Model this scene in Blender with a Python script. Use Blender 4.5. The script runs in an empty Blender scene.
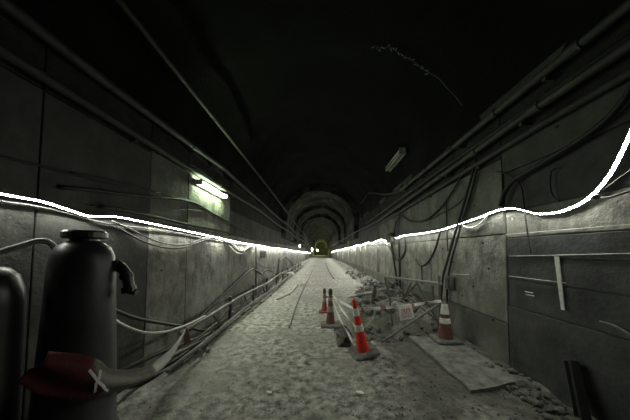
import bpy, bmesh, math, random
from mathutils import Vector, Matrix, Euler, noise

# ------------------------------------------------------------------ camera, world, exposure
SC = bpy.context.scene
COL = SC.collection
F = 235.0                                   # focal length in pixels of the 630 px wide frame
EYE = Vector((0, 0, 1.5))
PITCH = math.radians(3.0)
VPX, VPY = 321.0, 251.0                     # where the tunnel axis vanishes
SHX = (315 - VPX) / 630.0
SHY = (VPY - 210 - F * math.tan(PITCH)) / 630.0
cd = bpy.data.cameras.new('camera')
cam = bpy.data.objects.new('camera', cd); COL.objects.link(cam)
cd.sensor_width = 36.0; cd.lens = F / 630.0 * 36.0
cd.shift_x = SHX; cd.shift_y = SHY; cd.clip_start = 0.02; cd.clip_end = 300
cam.location = EYE; cam.rotation_euler = (math.radians(90) + PITCH, 0, 0)
SC.camera = cam
w = bpy.data.worlds.new('world'); SC.world = w; w.use_nodes = True
w.node_tree.nodes['Background'].inputs[0].default_value = (0, 0, 0, 1)
w.node_tree.nodes['Background'].inputs[1].default_value = 0.0
SC.view_settings.view_transform = 'Standard'; SC.view_settings.look = 'None'
SC.view_settings.gamma = 1.0; SC.view_settings.use_curve_mapping = False
SC.view_settings.exposure = 0.0
LED_STRENGTH = 98.0
FLUO_STRENGTH = 95.0

_fw = Vector((0, math.cos(PITCH), math.sin(PITCH)))
_up = Vector((0, -math.sin(PITCH), math.cos(PITCH)))
def ray(px, py):
    return Vector((1, 0, 0)) * ((px - 315) / F + SHX * 630 / F) + _up * ((210 - py) / F + SHY * 630 / F) + _fw
def onX(px, py, X):
    d = ray(px, py); return EYE + d * (X / d.x)
def onY(px, py, Y):
    d = ray(px, py); return EYE + d * (Y / d.y)
def onZ(px, py, Z=0.0):
    d = ray(px, py); return EYE + d * ((Z - EYE.z) / d.z)

XL, XR = -2.5, 2.38                         # faces of the two side walls
random.seed(7)

# ------------------------------------------------------------------ materials
MATS = {}
def mat(name, c1, c2=None, scale=4.0, rough=0.85, bump=0.0, metal=0.0, emit=None, strength=0.0, streak=False, spec=0.3, bscale=None, lo=0.35, hi=0.65, stain=None):
    m = bpy.data.materials.new(name); m.use_nodes = True; MATS[name] = m
    nt = m.node_tree; N = nt.nodes; L = nt.links
    b = N['Principled BSDF']
    b.inputs['Roughness'].default_value = rough; b.inputs['Metallic'].default_value = metal
    b.inputs['Specular IOR Level'].default_value = spec
    b.inputs['Base Color'].default_value = (*c1, 1)
    if emit:
        b.inputs['Emission Color'].default_value = (*emit, 1); b.inputs['Emission Strength'].default_value = strength
    g = N.new('ShaderNodeNewGeometry')
    src = g.outputs['Position']
    if c2:
        mp = N.new('ShaderNodeMapping'); L.new(src, mp.inputs[0])
        if streak: mp.inputs['Scale'].default_value = (1, 1, 0.75)
        n = N.new('ShaderNodeTexNoise'); n.inputs['Scale'].default_value = scale; n.inputs['Detail'].default_value = 9; n.inputs['Roughness'].default_value = 0.68
        L.new(mp.outputs[0], n.inputs['Vector'])
        r = N.new('ShaderNodeValToRGB'); r.color_ramp.elements[0].position = lo; r.color_ramp.elements[1].position = hi
        r.color_ramp.elements[0].color = (*c1, 1); r.color_ramp.elements[1].color = (*c2, 1)
        L.new(n.outputs['Fac'], r.inputs[0])
        out = r.outputs[0]
        if stain:
            n2 = N.new('ShaderNodeTexNoise'); n2.inputs['Scale'].default_value = 0.9; n2.inputs['Detail'].default_value = 6
            L.new(src, n2.inputs['Vector'])
            r2 = N.new('ShaderNodeValToRGB'); r2.color_ramp.elements[0].position = .42; r2.color_ramp.elements[1].position = .68
            L.new(n2.outputs['Fac'], r2.inputs[0])
            mx = N.new('ShaderNodeMix'); mx.data_type = 'RGBA'
            L.new(r2.outputs[0], mx.inputs[0]); L.new(out, mx.inputs[6]); mx.inputs[7].default_value = (*stain, 1)
            out = mx.outputs[2]
        L.new(out, b.inputs['Base Color'])
    if bump:
        n3 = N.new('ShaderNodeTexNoise'); n3.inputs['Scale'].default_value = bscale or scale * 4; n3.inputs['Detail'].default_value = 8
        n3.inputs['Roughness'].default_value = .65
        L.new(src, n3.inputs['Vector'])
        bp = N.new('ShaderNodeBump'); bp.inputs['Strength'].default_value = bump; bp.inputs['Distance'].default_value = 0.04
        L.new(n3.outputs['Fac'], bp.inputs['Height']); L.new(bp.outputs[0], b.inputs['Normal'])
    return m
mud = mat('mud', (.125, .125, .11), (.62, .62, .545), 9, .95, 1.0, bscale=26, stain=(.29, .29, .256), lo=.38, hi=.62)
def damp_and_shade(m):                                  # wet dug-up soil right; cloth shadow and debris tone painted along the left edge
    nt = m.node_tree; N = nt.nodes; L = nt.links; b = N['Principled BSDF']; old = b.inputs['Base Color'].links[0].from_socket
    g = N.new('ShaderNodeNewGeometry'); sp = N.new('ShaderNodeSeparateXYZ'); L.new(g.outputs['Position'], sp.inputs[0])
    nz = N.new('ShaderNodeTexNoise'); nz.inputs['Scale'].default_value = 1.7; nz.inputs['Detail'].default_value = 7; L.new(g.outputs['Position'], nz.inputs['Vector'])
    def mr(sock, a, b_):
        r = N.new('ShaderNodeMapRange'); r.inputs['From Min'].default_value = a; r.inputs['From Max'].default_value = b_; L.new(sock, r.inputs['Value']); return r.outputs[0]
    def op(o, a, b_):
        k = N.new('ShaderNodeMath'); k.operation = o; k.use_clamp = True
        for i, v in enumerate((a, b_)):
            if isinstance(v, float): k.inputs[i].default_value = v
            else: L.new(v, k.inputs[i])
        return k.outputs[0]
    right = op('MULTIPLY', mr(sp.outputs['X'], .35, 1.15), mr(sp.outputs['Y'], 8.5, 6.5))
    left = mr(sp.outputs['X'], -1.35, -1.95)
    right = op('MAXIMUM', right, mr(sp.outputs['X'], 1.6, 2.0))
    f = op('MULTIPLY', op('MAXIMUM', right, left), mr(nz.outputs['Fac'], .25, .5))
    f = op('MULTIPLY', f, .72)
    mx = N.new('ShaderNodeMix'); mx.data_type = 'RGBA'; L.new(f, mx.inputs[0]); L.new(old, mx.inputs[6]); mx.inputs[7].default_value = (.07, .07, .063, 1)
    L.new(mx.outputs[2], b.inputs['Base Color'])
damp_and_shade(mud)
mat('concrete', (.105, .105, .095), (.40, .40, .355), 4.2, .9, .6, streak=True, bscale=18, stain=(.15, .154, .139))
mat('concrete_dim', (.055, .057, .052), (.13, .134, .122), 3.2, .9, .4, streak=True, bscale=12, stain=(.06, .062, .057))  # darker concrete, with the dimness of near and upper panels in its colour
mat('concrete_shaded', (.015, .0155, .014), (.045, .046, .042), 3.2, .9, .5, bscale=10)  # plain concrete of the wall tops, shade under the vault put into the colour
mat('concrete_mid', (.085, .088, .08), (.24, .245, .22), 2.8, .9, .45, streak=True, bscale=13, stain=(.10, .103, .093))
mat('dark_board', (.035, .037, .037), (.085, .088, .086), 3.0, .7, .3, bscale=20)
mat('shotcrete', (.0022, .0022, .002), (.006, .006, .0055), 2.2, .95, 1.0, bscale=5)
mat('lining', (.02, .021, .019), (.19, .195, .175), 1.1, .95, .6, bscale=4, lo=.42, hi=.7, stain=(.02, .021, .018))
mat('slab', (.10, .103, .093), (.28, .285, .257), 7, .92, .5, bscale=25)
mat('rock', (.045, .047, .042), (.20, .205, .185), 9, .95, .6, bscale=30)
mat('pale_rock', (.42, .42, .38), (.6, .6, .55), 9, .9, .3)
mat('hole', (.02, .02, .02), rough=1)
mat('rubber', (.018, .018, .018), (.04, .04, .038), 8, .5)
mat('grey_cable', (.11, .112, .105), (.2, .2, .19), 6, .55)
mat('pale_cable', (.42, .42, .38), (.56, .56, .5), 6, .5)
mat('white_cable', (.62, .63, .58), rough=.45)
mat('pipe', (.03, .031, .028), (.075, .077, .07), 6, .55, .15, spec=.4)
mat('dark_pipe', (.035, .036, .034), (.075, .077, .07), 6, .6)
mat('steel', (.10, .10, .093), (.2, .2, .185), 10, .5, .1, metal=.3)
mat('pale_steel', (.17, .17, .157), (.3, .3, .278), 10, .5, .1)
mat('rust_steel', (.055, .05, .043), (.14, .13, .115), 12, .75, .2)
mat('dark_steel', (.018, .018, .019), (.036, .036, .037), 10, .5)
mat('cone_red', (.62, .035, .02), (.78, .07, .035), 14, .5, lo=.3)
mat('cone_faded', (.11, .047, .041), (.19, .083, .072), 14, .7)
mat('cone_maroon', (.2, .05, .046), (.3, .085, .078), 14, .7)
mat('cone_white', (.6, .61, .56), (.78, .79, .73), 18, .55)
mat('cone_grey', (.2, .19, .175), (.33, .315, .29), 18, .6)
mat('cone_dark', (.03, .027, .026), (.07, .05, .048), 14, .7)
mat('cone_base', (.07, .072, .066), (.2, .205, .185), 12, .8)
mat('tape_white', (.68, .69, .64), (.8, .81, .76), 12, .5)
mat('tape_red', (.3, .1, .09), rough=.5)
mat('paper', (.78, .78, .74), (.9, .9, .86), 10, .7)
mat('ink_red', (.6, .09, .09), rough=.7)
mat('ink_grey', (.3, .3, .29), rough=.7)
mat('chalk', (.62, .64, .62), (.85, .86, .84), 20, .8)
mat('cloth_red', (.04, .0075, .0075), (.075, .012, .011), 5, .85, .3)
mat('cloth_olive', (.11, .104, .086), (.2, .19, .16), 5, .8, .3)
mat('cloth_plastic', (.28, .28, .26), (.45, .45, .42), 6, .35, .2)
mat('tank', (.026, .027, .03), (.044, .046, .05), 4, .42, .05, spec=.5)
mat('tank_cap', (.016, .016, .018), (.03, .031, .034), 4, .35, spec=.5)
mat('led', (.9, .95, .9), emit=(1.0, 1.0, .89), strength=LED_STRENGTH)
mat('led_far', (.9, .95, .9), emit=(1.0, 1.0, .89), strength=LED_STRENGTH * 2.3)
mat('fluo', (.9, .95, .9), emit=(.78, 1.0, .62), strength=FLUO_STRENGTH)
mat('led_back', (.7, .72, .68), rough=.5)
mat('tube_off', (.6, .62, .58), rough=.2, spec=.5)
mat('lamp_housing', (.3, .31, .28), (.4, .41, .38), 8, .5)
mat('far_lamp', (.9, .9, .6), emit=(.95, 1.0, .35), strength=550.0)
mat('far_lamp_white', (.9, .9, .8), emit=(.95, 1.0, .92), strength=30.0)

# ------------------------------------------------------------------ mesh helpers
class MB:
    def __init__(s): s.v = []; s.f = []; s.mi = []
    def add(s, vs, fs, mi=0):
        o = len(s.v); s.v += [tuple(v) for v in vs]
        s.f += [tuple(i + o for i in f) for f in fs]; s.mi += [mi] * len(fs)
        return s
    def box(s, lo, hi, mi=0, M=None):
        x0, y0, z0 = lo; x1, y1, z1 = hi
        vs = [Vector(p) for p in ((x0,y0,z0),(x1,y0,z0),(x1,y1,z0),(x0,y1,z0),(x0,y0,z1),(x1,y0,z1),(x1,y1,z1),(x0,y1,z1))]
        if M: vs = [M @ v for v in vs]
        return s.add(vs, [(0,3,2,1),(4,5,6,7),(0,1,5,4),(1,2,6,5),(2,3,7,6),(3,0,4,7)], mi)
    def tube(s, pts, r, n=8, mi=0, closed=False):
        pts = [Vector(p) for p in pts]; k = len(pts)
        rs = r if isinstance(r, (list, tuple)) else [r] * k
        T = [(pts[min(i+1, k-1)] - pts[max(i-1, 0)]).normalized() for i in range(k)]
        a = Vector((0, 0, 1)) if abs(T[0].z) < .9 else Vector((1, 0, 0))
        nrm = (a - T[0] * a.dot(T[0])).normalized(); vs = []
        for i in range(k):
            nrm = nrm - T[i] * nrm.dot(T[i])
            if nrm.length < 1e-6: nrm = T[i].orthogonal()
            nrm.normalize(); b = T[i].cross(nrm)
            for j in range(n):
                t = 2 * math.pi * j / n
                vs.append(pts[i] + (nrm * math.cos(t) + b * math.sin(t)) * rs[i])
        fs = [(i*n+j, i*n+(j+1)%n, (i+1)*n+(j+1)%n, (i+1)*n+j) for i in range(k-1) for j in range(n)]
        fs += [tuple(range(n-1, -1, -1)), tuple(range((k-1)*n, k*n))]
        return s.add(vs, fs, mi)
    def lathe(s, prof, n=24, M=None, mi=0, cap=True):
        vs = [Vector((r*math.cos(2*math.pi*j/n), r*math.sin(2*math.pi*j/n), z)) for r, z in prof for j in range(n)]
        if M: vs = [M @ v for v in vs]
        k = len(prof)
        fs = [(i*n+j, i*n+(j+1)%n, (i+1)*n+(j+1)%n, (i+1)*n+j) for i in range(k-1) for j in range(n)]
        if cap: fs += [tuple(range(n-1, -1, -1)), tuple(range((k-1)*n, k*n))]
        return s.add(vs, fs, mi)
    def bar(s, a, b, wx, wy=None, mi=0):
        wy = wy or wx; a = Vector(a); b = Vector(b); d = (b - a); l = d.length
        M = Matrix.Translation(a) @ d.to_track_quat('Z', 'Y').to_matrix().to_4x4()
        return s.box((-wx/2, -wy/2, 0), (wx/2, wy/2, l), mi, M)
    def build(s, name, mats, parent=None, smooth=False, bevel=0):
        me = bpy.data.meshes.new(name); me.from_pydata(s.v, [], s.f)
        for m in (mats if isinstance(mats, (list, tuple)) else [mats]): me.materials.append(MATS[m])
        me.polygons.foreach_set('material_index', s.mi)
        if bevel:
            bm = bmesh.new(); bm.from_mesh(me)
            bmesh.ops.bevel(bm, geom=bm.edges[:], offset=bevel, segments=1, affect='EDGES', clamp_overlap=True)
            bm.to_mesh(me); bm.free()
        if smooth: me.polygons.foreach_set('use_smooth', [True] * len(me.polygons))
        me.update()
        o = bpy.data.objects.new(name, me); COL.objects.link(o)
        if parent is not None:
            o.parent = parent; o.matrix_parent_inverse = parent.matrix_basis.inverted()
        return o
def spline(pts, n=6):
    pts = [Vector(p) for p in pts]
    if len(pts) < 3:
        return [pts[0].lerp(pts[-1], i / n) for i in range(n + 1)]
    out = []
    P = [pts[0] * 2 - pts[1]] + pts + [pts[-1] * 2 - pts[-2]]
    for i in range(1, len(P) - 2):
        p0, p1, p2, p3 = P[i-1:i+3]
        for k in range(n):
            t = k / n
            out.append(.5 * ((2*p1) + (p2-p0)*t + (2*p0-5*p1+4*p2-p3)*t*t + (3*p1-p0-3*p2+p3)*t**3))
    return out + [pts[-1]]
def tag(o, label=None, cat=None, group=None, kind=None):
    if label: o['label'] = label
    if cat: o['category'] = cat
    if group: o['group'] = group
    if kind: o['kind'] = kind
    return o
def thing(name, label, cat, loc=(0, 0, 0), group=None, rot=(0, 0, 0)):
    e = bpy.data.objects.new(name, None); COL.objects.link(e); e.location = loc; e.rotation_euler = rot
    e.empty_display_size = .1
    return tag(e, label, cat, group)
def struct(o, label=None, cat=None): return tag(o, label, cat, kind='structure')
def local(o, parent):                        # parent with the mesh given in the parent's own space
    o.parent = parent; o.matrix_parent_inverse = Matrix.Identity(4); return o
def smooth01(x, a, b):
    t = max(0., min(1., (x - a) / (b - a))); return t * t * (3 - 2 * t)
def band(x, a, b, s): return smooth01(x, a - s, a + s) * (1 - smooth01(x, b - s, b + s))

# ------------------------------------------------------------------ the setting
def ground(x, y):
    n = noise.fractal(Vector((x * 1.1, y * 1.1, 3.3)), 1.0, 2.1, 4) * .022
    n += noise.noise(Vector((x * 7, y * 7, .5))) * .006
    z = n
    z -= .22 * (1 - smooth01(x, -2.12, -1.92)) * smooth01(y, 2.5, 3.2) * (1 - smooth01(y, 26, 30))     # gutter along the left wall
    pit = band(x, .62, 2.3, .16) * band(y, 4.15, 5.6, .22) * (1 - .9 * band(x, 1.2, 2.6, .15) * smooth01(y, 4.5, 5.0))
    z -= pit * (.26 + .14 * noise.noise(Vector((x * 2.3, y * 2.3, 9))))
    z -= .6 * band(x, .31, .57, .035) * band(y, 3.82, 4.85, .06)                                            # narrow slot beside the cones
    md = band(x, 1.3, 2.6, .3) * band(y, 5.0, 8.4, .4)
    z += md * (.30 + .2 * noise.noise(Vector((x * 2.1, y * 2.1, 4))))
    rough = max(pit, md)
    z += rough * .05 * noise.noise(Vector((x * 6, y * 6, 2)))
    z += .06 * smooth01(x, 2.05, 2.36) * (1 - pit) * (.6 + noise.noise(Vector((x * 5, y * 4, 1))))     # muck heaped along the right wall
    far = smooth01(y, 7.5, 9) * (1 - smooth01(y, 30, 36))
    z += far * smooth01(x + .25 * noise.noise(Vector((y * .9, 3, 7))), 1.75, 2.3) * (.2 + .16 * noise.noise(Vector((x * 3, y * 2.2, 5))))   # spoil heaped along the far right wall
    return z
def make_floor():
    xs = [-2.9 + i * .05 for i in range(111)]
    ys = []; y = -3.0
    while y < 95:
        ys.append(y)
        y += .05 if 1.2 < y < 9 else (.1 if y < 14 else .1 + (y - 14) * .035)
    ys.append(95)
    nx = len(xs)
    m = MB(); m.v = [(x, yy, ground(x, yy)) for yy in ys for x in xs]
    m.f = [(j*nx+i, j*nx+i+1, (j+1)*nx+i+1, (j+1)*nx+i) for j in range(len(ys)-1) for i in range(nx-1)]
    m.mi = [0] * len(m.f)
    o = m.build('floor', 'mud', smooth=True)
    struct(o, 'grey trodden mud floor running down the tunnel'); return o
FLOOR = make_floor()

def pieces(parent, name, rows, face, side, mats, thick=.05, gap=.007):
    for k, (y0, y1, z0, z1, mt) in enumerate(rows):
        jit = random.uniform(-.006, .006)
        x0, x1 = (face - jit, face + thick) if side > 0 else (face - thick, face + jit)
        MB().box((x0, y0 + gap, z0 + gap), (x1, y1 - gap, z1 - gap)).build(name, mt, parent, bevel=.004)
ZS = 3.4                                      # springing line of the vault
wl = MB().box((XL - .45, -3, -.6), (XL - .028, 95, ZS + .15)).build('wall_left', 'concrete_dim')
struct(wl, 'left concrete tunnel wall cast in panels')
wr = MB().box((XR + .028, -3, -.6), (XR + .45, 95, ZS + .15)).build('wall_right', 'concrete_dim')
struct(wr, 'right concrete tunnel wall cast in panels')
rows = []
jl = [-3, .6, 2.05, 3.4, 4.38, 6.4, 9.2, 11.2, 13.4, 15.8, 18.4, 21.2, 24.5, 28, 32, 37]
for a, b in zip(jl[:-1], jl[1:]):
    rows.append((a, b, -.5, 1.93, 'concrete_dim' if a < 3 else 'concrete')); rows.append((a, b, 1.93, 2.95 if a < 3 else 2.62 if a > 6 else 3.0, 'concrete_dim' if a < 3 or a > 6 else 'concrete_mid' if a < 4 else 'concrete')); rows.append((a, b, 2.95 if a < 3 else 2.62 if a > 6 else 3.0, ZS, 'concrete_shaded'))  # upper tiers step darker: dimness above the rope light put into the colour
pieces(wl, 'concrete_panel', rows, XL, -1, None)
rows = []
jr = [3.04, 5.1, 7.3, 9.5, 11.8, 14.2, 16.8, 19.6, 22.6, 26, 30, 35]
for a, b in zip(jr[:-1], jr[1:]):
    rows.append((a, b, -.5, .58, 'concrete_mid')); rows.append((a, b, .58, 1.72, 'concrete')); rows.append((a, b, 1.72, 2.72, 'concrete_mid' if a < 9 else 'concrete_dim')); rows.append((a, b, 2.72, ZS, 'concrete_shaded'))  # darker tones higher up stand in for the fading light
rows += [(-3, 1.1, -.5, .81, 'concrete_dim'), (1.1, 3.04, -.5, .81, 'dark_board'), (-3, 3.04, 2.5, 2.84, 'concrete_dim'), (-3, 3.04, 2.84, ZS, 'concrete_shaded')]  # near wall foot and top tiers darkened in colour for the dim foreground
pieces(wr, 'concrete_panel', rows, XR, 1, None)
rows = []
for z0, z1, d in ((.81, 1.15, 0), (1.15, 1.42, .2), (1.42, 1.665, -.15), (1.665, 2.0, .1), (2.0, 2.5, 0)):
    rows += [(-1.5, .55 + d, z0, z1, 'dark_board'), (.55 + d, 3.03, z0, z1, 'dark_board' if z0 != 1.665 else 'concrete')]
pieces(wr, 'formwork_board', rows, XR + .012, 1, None, gap=.006)
for y, z in ((3.35, 1.25), (3.7, .95), (3.45, 1.62), (4.25, 1.3), (4.6, 1.55), (3.3, .55), (2.3, 2.75), (5.6, 1.2), (4.0, .75), (6.3, 1.5), (3.6, 2.2), (4.8, 2.4)):
    M = Matrix.Translation((XR - .001, y, z)) @ Matrix.Rotation(math.radians(90), 4, 'Y')
    MB().lathe([(.016, -.006), (.016, .007)], 10, M).build('tie_hole', 'hole', wr)
for y, z in ((3.7, 1.2), (5.2, .9), (5.9, 1.4), (7.4, 1.1), (3.9, 2.4), (5.1, 2.5)):
    M = Matrix.Translation((XL + .001, y, z)) @ Matrix.Rotation(math.radians(90), 4, 'Y')
    MB().lathe([(.016, -.007), (.016, .006)], 10, M).build('tie_hole', 'hole', wl)

# vault: rough dark shotcrete near, then three stepped lining rings
CX = (XL + XR) / 2; A0 = (XR - XL) / 2 + .02; B0 = 2.35
def vault_pt(t, y, off, amp):
    a, b = A0 - off * .9, B0 - off
    n = noise.fractal(Vector((math.cos(t) * 2.2, math.sin(t) * 2.2, y * .9)), 1, 2, 4) * amp
    return Vector((CX + (a + n * .7) * math.cos(t), y, ZS - off * .25 + (b + n) * math.sin(t)))
def vault(name, y0, y1, off, prev, mt, amp, step, label):
    m = MB(); n = 48; k = max(2, int((y1 - y0) / step)); prof = []
    if prev is not None: prof.append((y0, prev, 0))
    prof += [(y0 + (y1 - y0) * i / k, off, 1) for i in range(k + 1)]
    for (y, o, f) in prof:
        for j in range(n + 1): m.v.append(tuple(vault_pt(math.pi * j / n, y, o, amp)))
        # side skirts down over the wall top
    for i in range(len(prof) - 1):
        for j in range(n): m.f.append((i*(n+1)+j, (i+1)*(n+1)+j, (i+1)*(n+1)+j+1, i*(n+1)+j+1))
    m.mi = [0] * len(m.f)
    if off:                                  # legs of the ring: pilasters standing on the walls
        for s in (-1, 1):
            x = CX + s * (A0 - off * .9); xo = CX + s * (A0 + .1)
            m.box((min(x, xo), y0, ZS - off * .25 - 1.0), (max(x, xo), y1, ZS - off * .25 + .05))
    return struct(m.build(name, mt, smooth=not off), label)
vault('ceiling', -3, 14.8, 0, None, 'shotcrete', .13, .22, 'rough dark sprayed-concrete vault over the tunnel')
vault('trim_1', 14.8, 19.2, .36, -.1, 'lining', .10, .6, 'first stepped lining ring down the tunnel')
vault('trim_2', 19.2, 22.2, .60, .3, 'lining', .08, .6, 'second stepped lining ring down the tunnel')
vault('trim_3', 22.2, 95, .86, .55, 'lining', .06, 2, 'innermost lining ring far down the tunnel')
struct(MB().box((XR - .2, 18.6, 1.9), (XR + .1, 19.3, 3.1)).build('trim_4', 'concrete', bevel=.03), 'pale concrete pier on the far right wall')
struct(MB().box((-3, 84, -.6), (3, 84.5, 6)).build('wall_end', 'concrete_dim'), 'far end wall of the tunnel')

# ------------------------------------------------------------------ LED ropes
def wallx(side, off=.03): return XL + off if side < 0 else XR - off
def wall_pts(px, side, off=.03): return [onX(x, y, wallx(side, off)) for x, y in px]
AIM = math.radians(60)
def led(name, label, px, side, lm='led', r=.0105, off=.055):
    pts = spline(wall_pts(px, side, off), 5)
    t = thing(name, label, 'light', pts[len(pts)//2], 'LED rope lights along the walls')
    # flat LED strip in an opaque channel: the lens faces down and out into the tunnel
    aim = Vector((-side * math.cos(AIM), 0, -math.sin(AIM)))
    m = MB(); k = len(pts); fr = []
    for i, p in enumerate(pts):
        tg = (pts[min(i+1, k-1)] - pts[max(i-1, 0)]).normalized()
        n = (aim - tg * aim.dot(tg)).normalized(); u = tg.cross(n)
        fr += [p + u * r + n * .004, p - u * r + n * .004, p - u * r * .8 - n * .006, p + u * r * .8 - n * .006]
    m.add(fr, [(i*4, i*4+1, i*4+5, i*4+4) for i in range(k-1)], 0)
    m.build('light_strip', [lm], t)
    m = MB(); m.add(fr, [(i*4+j, i*4+(j+1) % 4, i*4+4+(j+1) % 4, i*4+4+j) for i in range(k-1) for j in (1, 2, 3)] + [(3, 2, 1, 0), (k*4-4, k*4-3, k*4-2, k*4-1)], 0)
    m.build('channel', 'led_back', t)
    acc = 0
    for a, b in zip(pts[:-1], pts[1:]):
        acc += (b - a).length
        if acc > 1.3:
            acc = 0; c = b; sx = -1 if side < 0 else 1
            MB().box((min(c.x, wallx(side, .008)), c.y - .012, c.z - r - .008), (max(c.x, wallx(side, .008)), c.y + .012, c.z - r + .002)).build('clip', 'rubber', t)
    return t
L_LED = [(-42, 186), (0, 193.5), (25, 198), (45, 202), (70, 210), (90, 216), (115, 216.5), (140, 221), (180, 229.5), (217, 237.5), (245, 243.5), (262, 246), (271, 248), (284, 249), (294, 251), (303, 252), (310, 253)]
led('led_rope_light', 'thick white glowing rope light strung along the near left wall', L_LED[:10], -1)
led('led_rope_light', 'white glowing rope light receding along the far left wall', L_LED[9:], -1, 'led_far')
R_LED1 = [(332, 252), (337, 250.5), (343, 249.5), (346, 248), (352, 247.5), (356, 245.5), (362, 245), (368, 242.5), (372, 243), (378, 240.5), (382, 239.5), (388, 241.5)]
led('led_rope_light', 'short white glowing rope light at the far right wall before the junction box', R_LED1, 1, 'led_far')
R_LED2 = [(394.5, 237), (397, 238), (404, 235.5), (420, 233.5), (440, 230), (462, 223), (480, 217), (497, 210.5), (511, 208), (523, 210), (537, 213.5), (555, 212.5), (570, 208), (585, 200.5), (600, 187), (612, 171), (622, 152), (634, 126), (646, 98)]
led('led_rope_light', 'bright white rope light sagging and rising along the near right wall', R_LED2, 1)

def cable(name, label, pts, r, mt='rubber', cat='cable', n=8, group=None, sub=6):
    o = MB().tube(spline(pts, sub), r, n).build(name, mt, smooth=True)
    return tag(o, label, cat, group)
# carrier cable clipped under the left rope light
cable('carrier_cable', 'grey cable hanging just under the left rope light', wall_pts([(-40, 195), (0, 201), (40, 207), (70, 214), (100, 222), (125, 226), (150, 229), (180, 233.5), (215, 240), (250, 246)], -1, .02), .009, 'grey_cable')

# ------------------------------------------------------------------ fluorescent lamps
def batten(label, loc, length, lit, tubes, tilt_side):
    t = thing('fluorescent_lamp', label, 'lamp', loc)
    s = tilt_side
    hw = .05 if tubes == 1 else .09
    local(MB().box((0 if s < 0 else -.05, 0, -hw), (.05 if s < 0 else 0, length, hw)).build('housing', 'lamp_housing', bevel=.006), t)
    xo = -s * .13
    zs = [0] if tubes == 1 else [-.05, .05]
    for z in zs:
        local(MB().tube([(xo, .05, z), (xo, length - .05, z)], .026, 10).build('tube', 'fluo' if lit else 'tube_off', smooth=True), t)
    for y in (.03, length - .05):
        local(MB().box((min(xo * 1.3, 0), y, -hw), (max(xo * 1.3, 0), y + .02, hw)).build('end_cap', 'lamp_housing'), t)
batten('lit greenish fluorescent tube lamp on the upper left wall', (XL + .008, 4.5, 2.85), 1.32, True, 1, -1)
batten('unlit twin-tube fluorescent lamp on the right side of the vault', (2.22, 6.0, 4.12), 1.4, False, 2, 1)

# ------------------------------------------------------------------ pipes high on the walls
def pipe(label, pts, r, mt, joints=(), name='pipe', brackets=None, side=1):
    t = thing(name, label, 'pipe', pts[0], 'pipes high on the tunnel walls')
    MB().tube(pts, r, 12).build('pipe_run', mt, t, smooth=True)
    a, b = Vector(pts[0]), Vector(pts[-1])
    for y in joints:
        seg = next(i for i in range(len(pts)-1) if pts[i][1] <= y <= pts[i+1][1])
        p, q = Vector(pts[seg]), Vector(pts[seg+1]); c = p.lerp(q, (y - p.y) / (q.y - p.y)); d = (q - p).normalized()
        MB().tube([c - d * .06, c + d * .06], r * 1.28, 12).build('coupling', mt, t)
    for y in brackets or ():
        seg = next(i for i in range(len(pts)-1) if pts[i][1] <= y <= pts[i+1][1])
        p, q = Vector(pts[seg]), Vector(pts[seg+1]); c = p.lerp(q, (y - p.y) / (q.y - p.y))
        xw = XR - .008 if side > 0 else XL + .008
        MB().box((min(c.x, xw), y - .02, c.z - r - .035), (max(c.x, xw), y + .02, c.z - r)).build('bracket', 'rust_steel', t)
jn = [1.0, 2.0, 3.0, 4.0, 5.0, 6.0]
pipe('upper grey coupled pipe on the right wall below the vault', [(2.26, -3, 3.32), (2.26, 2.4, 3.3), (2.26, 6.6, 3.22)], .043, 'pipe', jn, brackets=[.8, 2.3, 3.8, 5.3, 6.4])
pipe('middle grey coupled pipe on the right wall', [(2.26, -3, 3.04), (2.26, 2.5, 3.0), (2.26, 5.9, 2.84), (2.28, 9.3, 2.7), (2.28, 13, 2.72), (2.0, 14.6, 2.6), (1.95, 18.9, 2.5), (1.7, 19.6, 2.4), (1.55, 24, 2.3), (1.55, 40, 2.1)], .043, 'pipe', [1.4, 2.4, 3.4, 4.4, 5.4, 6.6, 7.6, 8.6], brackets=[.8, 2.6, 4.2, 6.2, 9.0])
pipe('thin dark pipe under the coupled pipes on the right wall', [(2.31, -3, 2.88), (2.31, 2.5, 2.82), (2.31, 5.9, 2.68), (2.32, 9.3, 2.54), (2.32, 14.5, 2.5)], .035, 'dark_pipe', [], brackets=[1.5, 3.4, 5.0, 7.5])
pipe('thin dark pipe between the two coupled pipes on the right wall', [(2.31, -3, 3.17), (2.31, 6.5, 3.02), (2.31, 12, 2.9)], .03, 'dark_pipe', [], brackets=[1.2, 3.1, 5.6])
cable('wire', 'thin wire dropping from the upper right pipe end towards the far ring', wall_pts([(399, 191), (393, 193), (383, 194), (369, 193), (363, 201), (359, 206)], 1, .12), .028, 'dark_pipe')
pipe('lower grey pipe on the upper left wall', [(XL + .1, -3, 3.0), (XL + .1, 4, 3.0), (XL + .1, 9, 3.08), (XL + .1, 13, 2.95), (-2.05, 14.6, 2.75), (-1.98, 18.9, 2.55), (-1.8, 19.2, 2.5), (-1.6, 22.2, 2.4), (-1.6, 30, 2.1)], .045, 'pipe', [5.5, 8.5], brackets=[3, 6, 9, 12], side=-1)
pipe('middle grey pipe at the left foot of the vault', [(XL + .12, -3, 3.36), (XL + .12, 2.5, 3.36), (XL + .12, 5.6, 3.5), (XL + .14, 9, 3.42), (XL + .16, 13, 3.3), (-2.02, 14.6, 3.1), (-1.98, 18.9, 2.9), (-1.75, 19.2, 2.85), (-1.55, 22.2, 2.7), (-1.55, 30, 2.3)], .05, 'pipe', [4.3, 7.2], side=-1)
pipe('upper thin pipe along the left side of the vault', [(-2.08, -3, 4.1), (-2.1, 5, 4.1), (-2.12, 10, 4.05), (-2.0, 14.6, 3.75), (-1.85, 18.8, 3.4), (-1.55, 22, 3.1), (-1.5, 26, 2.8)], .035, 'pipe', [], side=-1)

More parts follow.
